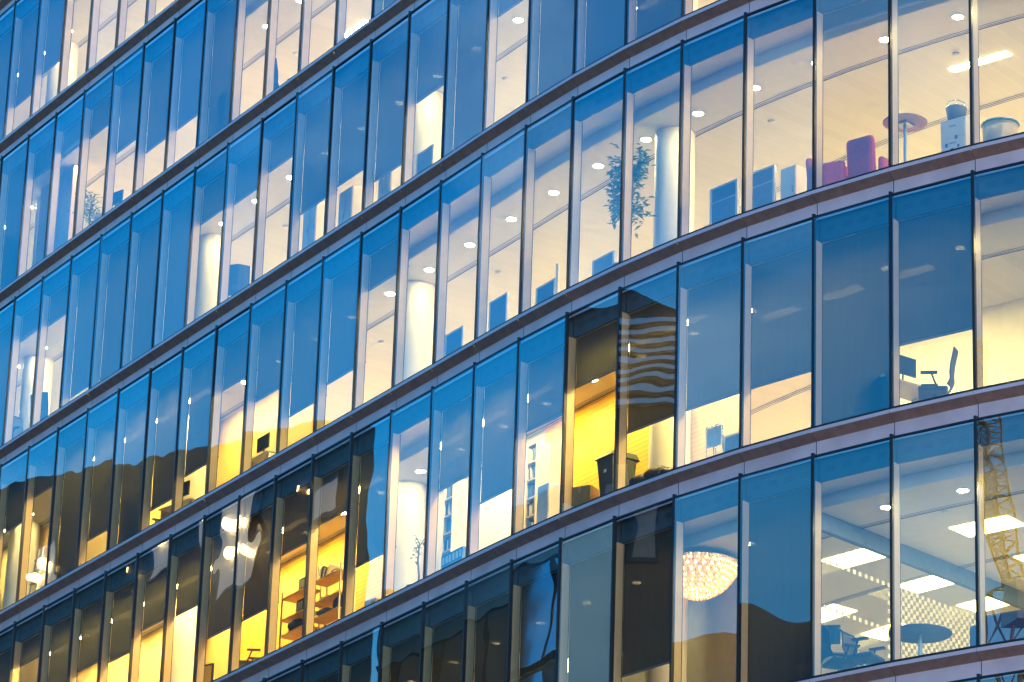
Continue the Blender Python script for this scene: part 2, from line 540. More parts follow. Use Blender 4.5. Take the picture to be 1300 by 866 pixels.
seen = sorted([(in_view(k, j), k, j) for k in range(K_LO, K_HI + 1) for j in range(JA, JB)], reverse=True)
parts = {(k, j) for a, k, j in seen if a > 0}
parts = set([(k, j) for a, k, j in seen if a > 0][:100])
rest = MB(); restg = MB(); restp = MB(); restb = MB()
rnd = random.Random(3)
for k in range(K_LO, K_HI + 1):
    for j in range(JA, JB):
        fr = BL.get(k, {}).get(j, 1.0 if k in (-1, 6, 7, 8, 9) else .5)
        tilt = (rnd.uniform(-.005, .005), rnd.uniform(-.005, .005), rnd.uniform(-.009, .009))
        if (k, j) in parts:
            f = MB(); window_frame(k, j, f); fo = f.build('window', ['mullion', 'fin', 'gasket'], BLD)
            gm = MB(); glass_pane(k, j, gm, tilt); gm.build('glass_pane', 'glazing', fo)
            pm = MB(); spandrel_panel(k, j, pm); pm.build('vent_panel', ['panel', 'vent_slot'], fo)
            bm_ = MB()
            if blind(k, j, fr, bm_):
                bm_.build('roller_blind', ['blind_dark' if (k, j) in DARK_BLINDS else 'blind', 'blind_hem'], fo)
        else:
            window_frame(k, j, rest); glass_pane(k, j, restg, tilt); spandrel_panel(k, j, restp); blind(k, j, fr, restb)
ro = rest.build('window', ['mullion', 'fin', 'gasket'], BLD); ro['kind'] = 'stuff'
for q, nm, ms in ((restg, 'glass_pane', ['glazing']), (restp, 'vent_panel', ['panel', 'vent_slot']), (restb, 'roller_blind', ['blind', 'blind_hem'])):
    o = q.build(nm, ms, ro)

BAR_ROW = {(3, 0), (1, 14), (0, 20), (2, 6), (1, 18)}
# --- floors, ceilings, bulkheads, back walls
for k in range(K_LO, 7):
    z = zt(k)
    mb = MB()
    strip(mb, k, JA, JB, .19, z - .02, 9.5, z - .02, 0, n=2)
    strip(mb, k, JA, JB, .14, z - .02, .19, z - .02, 0, n=2)
    mb.build('floor_slab', 'carpet', BLD)
    mb = MB()
    strip(mb, k, JA, JB, .18, z + P_H, .66, z + P_H, 0, n=2, flip=True)
    strip(mb, k, JA, JB, .66, z + P_H, .66, z + 3.0, 0, n=2, flip=True)
    strip(mb, k, JA, JB, .66, z + 3.0, .70, z + 3.0, 0, n=2, flip=True)
    mb.build('ceiling_bulkhead', 'bulkhead', BLD)
    mb = MB()
    strip(mb, k, JA, JB, .70, z + 3.0, 1.80, z + 3.0, 0, n=2, flip=True)
    strip(mb, k, JA, JB, 1.80, z + 3.0, 9.5, z + 3.0, 0 if k == 5 else 1, n=2, flip=True)
    strip(mb, k, JA, JB, 1.80, z + 2.997, 1.815, z + 2.997, 2, n=2, flip=True)
    mb.build('ceiling', ['plaster', 'planks', 'slot_dark'], BLD)
    mb = MB()
    strip(mb, k, JA, JB, 9.4, z - .02, 9.4, z + 3.02, 0, n=1)
    for je in (JA, JB):
        mb.face([pt(je, .2, z - .02), pt(je, 9.4, z - .02), pt(je, 9.4, z + 3.02), pt(je, .2, z + 3.02)])
    mb.build('back_wall', 'wall_white', BLD)
    mb = MB()                        # slot diffusers, three dark lines each
    for d0 in (1.70, 4.3):
        for r_ in range(3):
            strip(mb, k, JA, JB, d0 + r_ * .055, z + 2.994, d0 + r_ * .055 + .016, z + 2.994, 0, n=2, flip=True)
    mb.build('air_slot', 'slot_dark', BLD)
    # lamps: bars and round downlights; deep bar rows are unseen, added to light the rooms
    if 0 <= k <= 5:
        for j in range(-4, 28, 2):
            for d0 in ((2.9, 4.7, 6.2) if k == 5 and j <= 8 else ((2.85,) if (k, j) in BAR_ROW else ()) + ((4.6, 5.6, 7.2) if j > 7 else (6.9, 7.8, 8.7))):
                q = MB(); hw, hd = (.42, .085)
                if k == 5 and j <= 8: hw, hd = .40, .28
                q.face([pt(j + 1.1 - hw, d0 - hd, z + 2.992), pt(j + 1.1 + hw, d0 - hd, z + 2.992), pt(j + 1.1 + hw, d0 + hd, z + 2.992), pt(j + 1.1 - hw, d0 + hd, z + 2.992)][::-1], 0)
                q.build('light_or_fill_panel', 'panel_light' if k == 5 else 'bar_and_fill_light', BLD)

dl_rest = MB(); n_dl = 0
for k in range(0, 6):
    for j in range(-3, 27):
        c = pt(j + .65, 1.22, zt(k) + 2.988)
        fr = BL.get(k, {}).get(j, 1)
        q = dl_rest
        own = (k, j) in parts and n_dl < 98
        if own: q = MB(); n_dl += 1
        q.lathe(c, [(.085, 0), (.085, .002)], 16, 0)
        q.lathe(c + Vector((0, 0, .002)), [(.105, 0), (.112, .006), (.112, .01)], 16, 1)
        if own: q.build('downlight', ['downlight_lamp', 'trim_white'], BLD)
o = dl_rest.build('downlight', ['downlight_lamp', 'trim_white'], BLD); o['kind'] = 'stuff'

# --- columns
for k in range(0, 6):
    for j in (-.7, 5.3, 11.25, 17.25, 23.2):
        q = MB(); c = pt(j, 1.48, zt(k) - .02)
        q.lathe(c, [(.35, 0), (.35, 3.01)], 40)
        q.build('column', 'column_white', BLD, smooth=True).data.set_sharp_from_angle(angle=R(40))


def wall(k, j0, j1, d, m, name='partition_wall', z1=3.0, z0=-.02):
    q = MB(); st = int((j1 - j0) * 4 + .5)
    for i in range(st):
        a, b = j0 + (j1 - j0) * i / st, j0 + (j1 - j0) * (i + 1) / st
        for (da, fl) in ((d, False), (d + .1, True)):
            pp = [pt(a, da, zt(k) + z0), pt(b, da, zt(k) + z0), pt(b, da, zt(k) + z1), pt(a, da, zt(k) + z1)]
            uv = [(a * PW, z0), (b * PW, z0), (b * PW, z1), (a * PW, z1)]
            if fl: pp.reverse(); uv.reverse()
            q.face(pp, 0, uv)
    for e in (j0, j1):
        q.face([pt(e, d, zt(k) + z0), pt(e, d + .1, zt(k) + z0), pt(e, d + .1, zt(k) + z1), pt(e, d, zt(k) + z1)])
    return q.build(name, m, BLD)


def cross_wall(k, j, d0, d1, m, name='partition_wall', z1=3.0):
    q = MB(); w = .05 / PW
    q.hexa([pt(j - w, d0, zt(k) - .02), pt(j + w, d0, zt(k) - .02), pt(j + w, d1, zt(k) - .02), pt(j - w, d1, zt(k) - .02),
            pt(j - w, d0, zt(k) + z1), pt(j + w, d0, zt(k) + z1), pt(j + w, d1, zt(k) + z1), pt(j - w, d1, zt(k) + z1)])
    return q.build(name, m, BLD)



wall(1, 21.7, 22.9, 1.0, 'pale_boards')
wall(1, 12.0, 19.0, 6.5, 'pale_boards')
for k in (0, 1, 2, 3, 5):            # sprinkler and smoke detector heads
    for j in range(-2, 24, 3):
        q = MB(); c = pt(j + .2, 2.35 if k != 5 else 1.9, zt(k) + 2.99)
        q.lathe(c - Vector((0, 0, .035)), [(.035, 0), (.055, .015), (.06, .036)], 14)
        q.build('smoke_detector', 'trim_white', BLD, True)
wall(4, 5.6, 8.4, 1.86, 'yellow_boards')
wall(4, 8.4, 11.2, 1.90, 'wall_white')
wall(4, 11.9, 16.5, 1.86, 'yellow_boards')
wall(4, 16.5, 25, 1.86, 'amber_glow_boards')  # wall added so these bays glow amber
wall(3, 14.5, 25, 1.9, 'amber_glow_boards')  # shallow wall added to throw back amber light
for k, js in ((4, (19, 20)), (3, (16, 17, 18, 19))):  # added fill panels that brighten the amber bays, screened by blinds
    for j in js:
        q = MB(); q.face([pt(j + .15, .74, zt(k) + 2.992), pt(j + .85, .74, zt(k) + 2.992), pt(j + .85, .90, zt(k) + 2.992), pt(j + .15, .90, zt(k) + 2.992)][::-1], 0)
        q.build('light_or_fill_panel', 'hidden_fill_light', BLD)
wall(4, 4.3, 5.6, 1.95, 'pale_boards')
wall(4, -2.0, 4.2, 3.6, 'wall_white')


# fill lights added to brighten the yellow wall's storey, hidden by the blinds
for j in (1, 2, 3):
    q = MB(); q.face([pt(j + .2, 1.5, zt(4) + 2.992), pt(j + .8, 1.5, zt(4) + 2.992), pt(j + .8, 1.75, zt(4) + 2.992), pt(j + .2, 1.75, zt(4) + 2.992)][::-1], 0)
    q.build('light_or_fill_panel', 'bar_and_fill_light', BLD)
for j in (4, 5, 7, 8, 9, 11, 13, 14, 15, 16, 17, 18):
    q = MB(); q.face([pt(j + .15, .74, zt(4) + 2.992), pt(j + .85, .74, zt(4) + 2.992), pt(j + .85, .90, zt(4) + 2.992), pt(j + .15, .90, zt(4) + 2.992)][::-1], 0)
    q.build('light_or_fill_panel', 'hidden_fill_light', BLD)

# dividing beam and dotted glass partition on the storey with the meeting table
JP = 2.35
q = MB(); w = .06 / PW
q.hexa([pt(JP - w, .70, zt(5) + 2.72), pt(JP + w, .70, zt(5) + 2.72), pt(JP + w, 7, zt(5) + 2.72), pt(JP - w, 7, zt(5) + 2.72),
        pt(JP - w, .70, zt(5) + 2.998), pt(JP + w, .70, zt(5) + 2.998), pt(JP + w, 7, zt(5) + 2.998), pt(JP - w, 7, zt(5) + 2.998)])
q.build('ceiling_beam', 'beam_blue', BLD) if mat('beam_blue', (.10, .16, .30), .5) else None
glass_mat('partition_glass', (.93, .95, .95), 1.25, .0)
q = MB(); w = .008 / PW
q.hexa([pt(JP - w, .70, zt(5)), pt(JP + w, .70, zt(5)), pt(JP + w, 7, zt(5)), pt(JP - w, 7, zt(5)),
        pt(JP - w, .70, zt(5) + 2.718), pt(JP + w, .70, zt(5) + 2.718), pt(JP + w, 7, zt(5) + 2.718), pt(JP - w, 7, zt(5) + 2.718)])
gp = q.build('glass_partition', 'partition_glass', BLD)
mat('dot_film', (.85, .82, .70), .6)
q = MB()
wj = -.0115 / PW


def dot(d, z, s=.036):
    q.face([pt(JP + wj, d - s, zt(5) + z - s), pt(JP + wj, d + s, zt(5) + z - s), pt(JP + wj, d + s, zt(5) + z + s), pt(JP + wj, d - s, zt(5) + z + s)])


for i in range(90):
    d = .8 + i * .145
    if d > 6.8: break
    if d < 2.4:
        dot(d, 2.24); dot(d, 1.48)
    else:
        for r_ in range(24):
            dot(d + (.0725 if r_ % 2 else 0), 2.24 - r_ * .0735)
q.build('dot_pattern', 'dot_film', gp)
wall(5, -4, -.55, 2.1, 'wall_white', z1=2.3)

# ------------------------------------------------------------------ things in the rooms
mat('pink_cloth', (.76, .13, .20), .85, 0, .08, 20, .3, 120)
mat('oak', (.42, .22, .14), .45, 0, .15, 8)
mat('steel', (.45, .46, .48), .3, .9, .05)
mat('chrome', (.75, .77, .80), .12, 1, .03)
mat('white_paint', (.82, .74, .60), .45, 0, .04)
mat('teal', (.05, .35, .42), .4)
mat('screen_cloth', (.14, .20, .30), .8, 0, .08, 12, .2, 150)
mat('cream_frame', (.78, .74, .66), .4)
mat('terracotta', (.30, .14, .08), .7)
mat('leaf', (.06, .22, .006), .5, 0, .35, 9)
mat('leaf_light', (.20, .36, .008), .5, 0, .3, 9)
mat('bark', (.14, .09, .05), .8)
mat('soil', (.04, .03, .02), .95)
mat('black_plastic', (.02, .021, .024), .4)
mat('grey_mesh', (.06, .07, .09), .7, 0, .1, 60, .3, 300)
mat('screen_glass', (.02, .03, .05), .15)
mat('bin_green', (.04, .055, .05), .45)
mat('cardboard', (.40, .25, .11), .8, 0, .12, 5)
mat('tape', (.55, .38, .18), .3)
mat('sack', (.022, .017, .014), .6, 0, .2, 6, .6, 14)
mat('blue_folder', (.08, .18, .38), .5)
mat('paper', (.82, .80, .74), .7)
mat('shelf_wood', (.62, .38, .14), .5, 0, .12, 7)
mat('navy_bag', (.03, .04, .08), .7, 0, .2, 9, .3, 30)
mat('green_cloth', (.10, .28, .05), .8)
mat('clear_blue', (.45, .62, .75), .15)
mat('sofa_blue', (.05, .08, .18), .8)
mat('red_cloth', (.35, .06, .05), .8)


def at_d(px, py, k, D):
    lo, hi = -1.0, 6.0
    for _ in range(40):
        m_ = (lo + hi) / 2
        if j_depth_fast(at_h(px, py, k, m_)) < D: lo = m_
        else: hi = m_
    return (lo + hi) / 2


def j_depth_fast(P): return j_depth(P)[1]


def stand(name, px, py, k, D, label, cat, group=None, turn=0.0, h=None, z=None):
    """an Empty on the floor of storey k, below the point seen at photo pixel (px, py) at depth D behind the glass.
    Local axes: +X along the front to the right, +Y into the room. Returns (empty, height of the seen point)."""
    if h is None: h = at_d(px, py, k, D)
    P = at_h(px, py, k, h)
    j, _ = j_depth(P)
    zz = zt(k) - .018 if z is None else zt(k) + z
    return empty(name, (P.x, P.y, zz), ang(j) - PI + turn, label, cat, group), h + .018


def armchair(px, py, D, turn, label):
    e, h = stand('armchair', px, py, 3, D, label, 'armchair', 'pink armchairs', turn)
    q = MB(); q.box((0, .36, .24), (.60, .66, .30)); q.build('seat', 'pink_cloth', e, bevel=.04)
    q = MB(); q.box((0, .02, h / 2 + .05), (.52, .15, h - .1), 0, 0, ('X', R(5))); q.build('backrest', 'pink_cloth', e, bevel=.075)
    for sx in (-1, 1):
        q = MB(); q.box((sx * .35, .34, .33), (.12, .66, .58)); q.build('arm', 'pink_cloth', e, bevel=.075)
    for sx in (-1, 1):
        for sy in (.1, .62):
            q = MB(); q.tube([(sx * .26, sy, 0), (sx * .26, sy, .1)], .02, 8); q.build('leg', 'steel', e)
    return e


armchair(1093, 175, .55, R(4), 'pink armchair with its square back turned to the window')
armchair(1034, 206, .55, R(-72), 'pink armchair turned sideways, beside the white cabinet and desk screen')

e, h = stand('round_table', 1149, 157, 3, .75, 'tall round oak table on one thin post above the armchairs', 'table')
q = MB(); q.lathe((0, 0, h), [(.34, 0), (.36, .008), (.36, .022), (.355, .026)], 40); q.build('tabletop', 'oak', e)
q = MB(); q.box((0, 0, h - .02), (.22, .22, .038)); q.build('mounting_plate', 'steel', e)
q = MB(); q.tube([(0, 0, .02), (0, 0, h - .04)], .028, 12); q.build('post', 'steel', e)
q = MB(); q.lathe((0, 0, 0), [(.24, 0), (.24, .012), (.05, .03)], 24); q.build('base', 'steel', e)

e, h = stand('office_cabinet', 1210, 151, 3, .75, 'pale cabinet with blue stickers at the window right of the tall table', 'cabinet')
q = MB(); q.box((0, .2, h / 2), (.46, .4, h)); q.build('body', 'white_paint', e, bevel=.008)
for i in range(3):
    q = MB(); q.box((0, -.003, h * (.2 + .3 * i)), (.42, .012, h * .26)); d_ = q.build('drawer', 'white_paint', e, bevel=.004)
    q = MB(); q.box((0, -.018, h * (.27 + .3 * i)), (.12, .016, .015)); q.build('handle', 'steel', d_)
q = MB()
for a, b_, c in ((-.12, .55, .05), (-.02, .44, .06), (.1, .5, .04), (-.08, .34, .05), (.06, .66, .05)):
    q.box((a, -.0125, h * b_), (c, .003, c * 1.3), 0)
q.build('sticker', 'blue_folder', e)
CAB = (e, h)
b2 = empty('wire_basket', e.matrix_basis @ Vector((-.1, .2, h + .002)) , 0, 'round grey basket with a chrome rim standing on the pale cabinet', 'basket')
b2.location = Vector(e.location) + Matrix.Rotation(e.rotation_euler.z, 3, 'Z') @ Vector((-.06, .2, h + .002))
q = MB(); q.lathe((0, 0, 0), [(.13, 0), (.17, .26), (.16, .26), (.12, .012)], 24); q.build('body', 'grey_mesh', b2, True)
q = MB(); q.tube([(math.cos(t * PI / 10) * .17, math.sin(t * PI / 10) * .17, .262) for t in range(20)], .011, 6, closed=True); q.build('rim', 'chrome', b2, True)
q = MB(); q.tube([(-.17, 0, .26), (-.13, 0, .38), (0, 0, .43), (.13, 0, .38), (.17, 0, .26)], .008, 6); q.build('handle', 'chrome', b2, True)

e, h = stand('side_table', 1262, 152, 3, .75, 'white drum shaped side table with a teal edged top', 'table')
q = MB(); q.lathe((0, .2, 0), [(.24, 0), (.27, .1), (.28, h - .04)], 36); q.build('drum', 'cream_drum', e, True) if mat('cream_drum', (.70, .52, .30), .5) else None
q = MB(); q.lathe((0, .2, h - .038), [(.295, 0), (.305, .012), (.295, .03)], 36); q.build('top', 'teal', e)


def desk_screen(px, py, k, D, wd, label, line=True):
    e, h = stand('desk_screen', px, py, k, D, label, 'desk screen', 'grey blue desk screens')
    h = max(.75, h)
    q = MB(); q.box((0, 0, h / 2 + .03), (wd - .05, .03, h - .09)); q.build('panel', 'screen_cloth', e)
    q = MB()
    for sx in (-1, 1): q.box((sx * wd / 2, 0, h / 2), (.045, .05, h))
    q.box((0, 0, h - .015), (wd - .05, .05, .03))
    q.build('frame', 'cream_frame', e)
    if line:
        q = MB(); q.box((0, -.018, h - .28), (wd - .06, .006, .012)); q.build('rail', 'cream_frame', e)
    q = MB()
    for sx in (-1, 1): q.box((sx * (wd / 2 - .1), 0, .012), (.06, .34, .022))
    q.build('foot', 'steel', e)
    return e


desk_screen(920, 234, 3, .85, .62, 'grey blue desk screen at the window just right of the big column')
desk_screen(966, 216, 3, .8, .62, 'grey blue desk screen beside the white cabinet and pink armchairs')
desk_screen(767, 325, 3, 1.1, .62, 'grey blue desk screen with cream edge under the potted fig tree', False)
desk_screen(694, 360, 3, 1.0, .6, 'grey blue desk screen with a white post at its right edge', False)
desk_screen(634, 378, 3, .95, .6, 'grey blue desk screen below the ceiling slot, left of the posted one', False)
desk_screen(578, 420, 3, .95, .6, 'grey blue desk screen right of the brightly lit column', False)
desk_screen(541, 190, 2, .9, .6, 'grey blue desk screen at the foot of the lit column one storey up', False)
e, h = stand('white_post', 708, 335, 3, .75, 'slim white post standing at the right edge of a desk screen', 'post')
q = MB(); q.tube([(0, 0, .02), (0, 0, h)], .028, 10); q.build('shaft', 'white_paint', e)
q = MB(); q.lathe((0, 0, 0), [(.12, 0), (.12, .015), (.04, .03)], 20); q.build('foot', 'oak', e)


def cabinet(px, py, k, D, wd, label, doors=2, dp=.42, m='white_paint', h=None):
    e, hh = stand('storage_cabinet', px, py, k, D, label, 'cabinet', 'white storage cabinets')
    h = h or max(.6, hh)
    q = MB(); q.box((0, dp / 2, h / 2), (wd, dp, h)); q.build('body', m, e, bevel=.008)
    for i in range(doors):
        x = (i + .5 - doors / 2) * wd / doors
        q = MB(); q.box((x, -.006, h / 2 + .02), (wd / doors - .02, .012, h - .1)); d_ = q.build('door', m, e, bevel=.004)
        q = MB(); q.box((x + wd / doors * .32, -.02, h * .6), (.015, .018, .12)); q.build('handle', 'steel', d_)
    return e, h


cabinet(1001, 212, 3, .8, .34, 'cream cabinet between the desk screen and the sideways pink armchair', 1)
cabinet(690, 615, 4, .42, .36, 'tall white cabinet left of the yellow board wall', 1)
cabinet(395, 250, 2, .75, .55, 'white cabinet under a half drawn blind, left of its twin')
cabinet(440, 240, 2, .75, .55, 'white cabinet with a pale side, right of its twin')
cabinet(490, 205, 2, .8, .5, 'low white cabinet at the window below the downlights')


# plants ------------------------------------------------------------
def leafy(e, c, rx, rz, n, size, seed, mats=('leaf', 'leaf_light'), droop=.5):
    rn = random.Random(seed); q = MB()
    c = Vector(c)
    clumps = [Vector((rn.uniform(-1, 1), rn.uniform(-1, 1), rn.uniform(-1, 1))) for _ in range(9)]
    for i in range(n):
        cl_ = clumps[i % 9]
        p = cl_ * .72 + Vector((rn.gauss(0, .22), rn.gauss(0, .22), rn.gauss(0, .2)))
        p = c + Vector((p.x * rx, p.y * rx, p.z * rz))
        a = rn.uniform(0, 2 * PI); tl = rn.uniform(-.9, .3) * droop * 1.6
        d = Vector((math.cos(a) * math.cos(tl), math.sin(a) * math.cos(tl), math.sin(tl)))
        sd_ = d.cross(Vector((0, 0, 1))).normalized() * size * .22
        s_ = size * rn.uniform(.7, 1.25)
        mid = p + d * s_ * .5 + Vector((0, 0, .12 * s_))
        q.face([p, mid - sd_, p + d * s_, mid + sd_], rn.choice((0, 0, 1)))
    return q.build('crown', list(mats), e)


def potted(px, py, k, D, top, label, crown_h, crown_r, n, size, seed, cat='plant'):
    P = at_h(px, py, k, top); j, _ = j_depth(P)
    e = empty('potted_plant', (P.x, P.y, zt(k) - .018), ang(j) - PI, label, cat)
    q = MB(); q.lathe((0, 0, 0), [(.15, 0), (.21, .34), (.22, .36), (.19, .36), (.18, .3)], 24); pot = q.build('pot', 'terracotta', e, True)
    q = MB(); q.lathe((0, 0, .29), [(.18, 0), (.17, .02)], 20); q.build('soil', 'soil', pot)
    c0 = top - crown_h / 2
    rn = random.Random(seed)
    q = MB(); q.tube([(0, 0, .3), (.02, .01, c0 * .5), (-.03, 0, c0 * .8), (0, 0, c0 + crown_h * .2)], [.028, .022, .018, .01], 8)
    for i in range(9):
        a = rn.uniform(0, 2 * PI); z_ = c0 - crown_h * .35 + crown_h * .6 * i / 9
        q.tube([(0, 0, z_), (math.cos(a) * crown_r * .5, math.sin(a) * crown_r * .5, z_ + .15), (math.cos(a) * crown_r * .9, math.sin(a) * crown_r * .9, z_ + .16)], [.01, .007, .004], 6)
    q.build('trunk', 'bark', e, True)
    leafy(e, (0, 0, c0), crown_r, crown_h / 2, n, size, seed)
    return e


potted(796, 188, 3, .7, 2.55, 'leafy fig tree in a pot, left of the big white column', 1.4, .34, 700, .15, 5, 'potted tree')
potted(117, 238, 1, .7, 1.7, 'bushy green plant behind the glass of a far upper storey', .9, .32, 260, .12, 8)
potted(533, 678, 4, .6, 1.35, 'thin plant with few leaves beside the glowing column', .5, .16, 26, .1, 11)


# chairs ------------------------------------------------------------
def task_chair(px, py, k, D, turn, label, h=None, group='office chairs'):
    """swivel chair, faces local +X... turned by turn; (px, py) is the top of its back"""
    e, hh = stand('office_chair', px, py, k, D, label, 'office chair', group, turn)
    top = h or min(1.15, max(.85, hh))
    q = MB(); q.box((.02, 0, .47), (.46, .48, .07)); q.build('seat', 'grey_mesh', e, bevel=.03)
    q = MB()
    nb = 9
    for i in range(nb):
        for l_ in range(6):
            pass
    prof = [(-.20, .52), (-.25, .62), (-.245, .74), (-.26, .88), (-.31, top)]
    for (x0, z0), (x1, z1) in zip(prof, prof[1:]):
        for s_ in range(4):
            y0, y1 = -.22 + .11 * s_, -.22 + .11 * (s_ + 1)
            b0, b1 = -.05 * (1 - (y0 / .22) ** 2), -.05 * (1 - (y1 / .22) ** 2)
            q.hexa([(x0 + b0, y0, z0), (x0 + b1, y1, z0), (x0 + b1 - .012, y1, z0), (x0 + b0 - .012, y0, z0),
                    (x1 + b0, y0, z1), (x1 + b1, y1, z1), (x1 + b1 - .012, y1, z1), (x1 + b0 - .012, y0, z1)])
    bk = q.build('backrest', 'grey_mesh', e)
    q = MB(); q.tube([(p[0], -.23, p[1]) for p in prof] + [(-.36, 0, top + .015)] + [(p[0], .23, p[1]) for p in reversed(prof)], .014, 8)
    q.build('frame', 'black_plastic', bk, True)
    for sy in (-1, 1):
        q = MB(); q.tube([(-.05, sy * .25, .46), (.0, sy * .29, .56), (.04, sy * .29, .68)], .016, 8)
        q.box((.08, sy * .29, .695), (.26, .075, .03)); q.build('armrest', 'black_plastic', e)
    q = MB(); q.tube([(0, 0, .12), (0, 0, .44)], .03, 12); q.build('gas_stem', 'chrome', e)
    q = MB()
    for i in range(5):
        a = i * 2 * PI / 5
        q.tube([(0, 0, .13), (math.cos(a) * .28, math.sin(a) * .28, .075)], [.03, .018], 8)
    q.build('star_base', 'chrome', e)
    for i in range(5):
        a = i * 2 * PI / 5
        q = MB(); q.tube([(math.cos(a) * .28, math.sin(a) * .28 - .02, .03), (math.cos(a) * .28, math.sin(a) * .28 + .02, .03)], .03, 10); q.build('castor', 'black_plastic', e)
    return e


task_chair(1186, 448, 4, .75, R(212), 'grey mesh swivel chair in side view, beside the dark monitor')
task_chair(1097, 800, 5, .8, R(10), 'mesh swivel chair leaning back beside the round meeting table')
task_chair(1066, 822, 5, .8, R(60), 'low swivel chair with a rounded back, left of the leaning one', .95)
task_chair(365, 70, 1, .7, R(80), 'swivel chair with a wide round back high on the facade')
task_chair(308, 105, 1, .7, R(100), 'swivel chair at the window, two bays left of the round backed one')
task_chair(33, 500, 2, .7, R(20), 'swivel chair near the left edge of the facade')
task_chair(62, 480, 2, .7, R(120), 'swivel chair beside the downlight, second from the left edge')
task_chair(305, 320, 2, .7, R(150), 'dark swivel chair below the slot vent, next to the lit column')
task_chair(333, 520, 2, .3, R(90), 'swivel chair low behind the window under the drawn blinds') if False else None
task_chair(190, 640, 3, .7, R(90), 'swivel chair with an arched back under a mostly drawn blind')


def monitor(px, py, k, D, turn, label, on_desk=True):
    e, h = stand('desk', px, py, k, D, label[0], 'desk', 'white desks at the window', turn)
    q = MB(); q.box((0, .1, .72), (1.1, .6, .03)); q.build('desktop', 'white_paint', e, bevel=.004)
    for sx in (-1, 1):
        q = MB(); q.box((sx * .5, .1, .35), (.05, .5, .70)); q.build('leg', 'steel', e)
    c = Vector(e.location) + Vector((0, 0, .736))
    m_ = empty('computer_monitor', c, e.rotation_euler.z, label[1], 'monitor', 'computer monitors')
    q = MB(); q.lathe((0, 0, 0), [(.11, 0), (.11, .012)], 20); q.tube([(0, 0, .01), (0, 0, .2)], .018, 8); q.build('stand', 'black_plastic', m_)
    q = MB(); q.box((0, -.02, .33), (.50, .03, .31)); q.build('casing', 'black_plastic', m_, bevel=.006)
    q = MB(); q.box((0, -.0375, .33), (.47, .004, .28)); q.build('screen', 'screen_glass', m_)
    return e


monitor(1146, 460, 4, .8, R(75), ('white desk by the window, partly behind the mesh swivel chair', 'dark monitor turned edge on beside the mesh swivel chair'))
monitor(232, 625, 3, .8, R(10), ('white desk at a window just above the roofline reflection', 'dark monitor standing alone under a half lowered blind'))
monitor(335, 570, 3, .8, R(0), ('white desk in the yellowish lit bay left of centre', 'dark monitor in the yellowish lit bay left of centre'))
monitor(1047, 785, 5, 1.0, R(35), ('white desk behind the dotted glass beside the leaning chair', 'dark blue monitor near the dotted glass and leaning chair'))
monitor(150, 222, 1, .8, R(15), ('white desk in an upper storey right of the bushy plant', 'monitor in an upper storey right of the bushy plant'))

# cantilever chairs with clear seats, standing stacked at the window ----
e, h = stand('clear_chair', 907, 540, 4, .8, 'clear blue plastic chair with looped chrome frame at the window', 'chair')
for i, x in enumerate((-.11, .11)):
    q = MB(); q.tube([(x - .09, 0, h - .03), (x - .07, 0, h), (x + .07, 0, h), (x + .09, 0, h - .03), (x + .08, .02, .45), (x + .07, .4, .44), (x + .07, .42, .02), (x + .07, .0, .015),
                      (x - .07, 0, .015), (x - .07, .42, .02), (x - .07, .4, .44), (x - .08, .02, .45)], .012, 8, closed=True)
    fr_ = q.build('chrome_frame', 'chrome', e, True)
q = MB(); q.box((0, .0, h - .2), (.34, .012, .34)); q.build('backrest', 'clear_blue', e, bevel=.005)
q = MB(); q.box((0, .2, .46), (.36, .40, .014)); q.build('seat', 'clear_blue', e, bevel=.005)
desk_screen(931, 562, 4, .85, .4, 'short grey blue desk screen right of the clear plastic chair', False)

# bin, boxes, sacks ----
e, h = stand('wheeled_bin', 782, 578, 4, .62, 'dark green wheeled bin in front of the yellow board wall', 'bin')
q = MB(); q.hexa([(-.17, -.16, .06), (.17, -.16, .06), (.17, .22, .06), (-.17, .22, .06), (-.22, -.24, h - .1), (.22, -.24, h - .1), (.22, .28, h - .1), (-.22, .28, h - .1)])
q.build('body', 'bin_green', e, bevel=.015)
q = MB(); q.hexa([(-.25, -.28, h - .1), (.25, -.28, h - .1), (.25, .32, h - .1), (-.25, .32, h - .1), (-.22, -.2, h), (.22, -.2, h), (.22, .28, h + .02), (-.22, .28, h + .02)])
q.build('lid', 'bin_green', e, bevel=.015)
q = MB(); q.tube([(-.2, .34, h - .08), (.2, .34, h - .08)], .016, 8); q.build('handle', 'black_plastic', e)
for sx in (-1, 1):
    q = MB(); q.tube([(sx * .2 - .02, .22, .08), (sx * .2 + .02, .22, .08)], .08, 16); q.build('wheel', 'black_plastic', e)
q = MB(); q.box((.02, -.232, h * .68), (.06, .012, .05)); q.build('label', 'paper', e)


def carton(px, py, k, D, sz, turn, label, z=None):
    e, h = stand('cardboard_box', px, py, k, D, label, 'box', 'cardboard boxes', turn, z=z)
    hh = max(.18, h if z is None else sz[2])
    q = MB(); q.box((0, 0, hh / 2), (sz[0], sz[1], hh)); q.build('carton', 'cardboard', e, bevel=.004)
    q = MB(); q.box((0, 0, hh + .0015), (sz[0] * .98, .05, .002)); q.box((0, -sz[1] / 2 - .0015, hh - .06), (.05, .002, .12)); q.build('tape', 'tape', e)
    return e, hh


carton(742, 621, 4, .55, (.42, .34, .5), R(25), 'open topped cardboard box left of the wheeled bin')
carton(757, 630, 4, .95, (.36, .3, .5), R(-10), 'cardboard box between the bin and the bigger carton')
carton(478, 763, 4, .55, (.34, .3, .5), R(8), 'orange tinted carton beside the dark reflection edge')


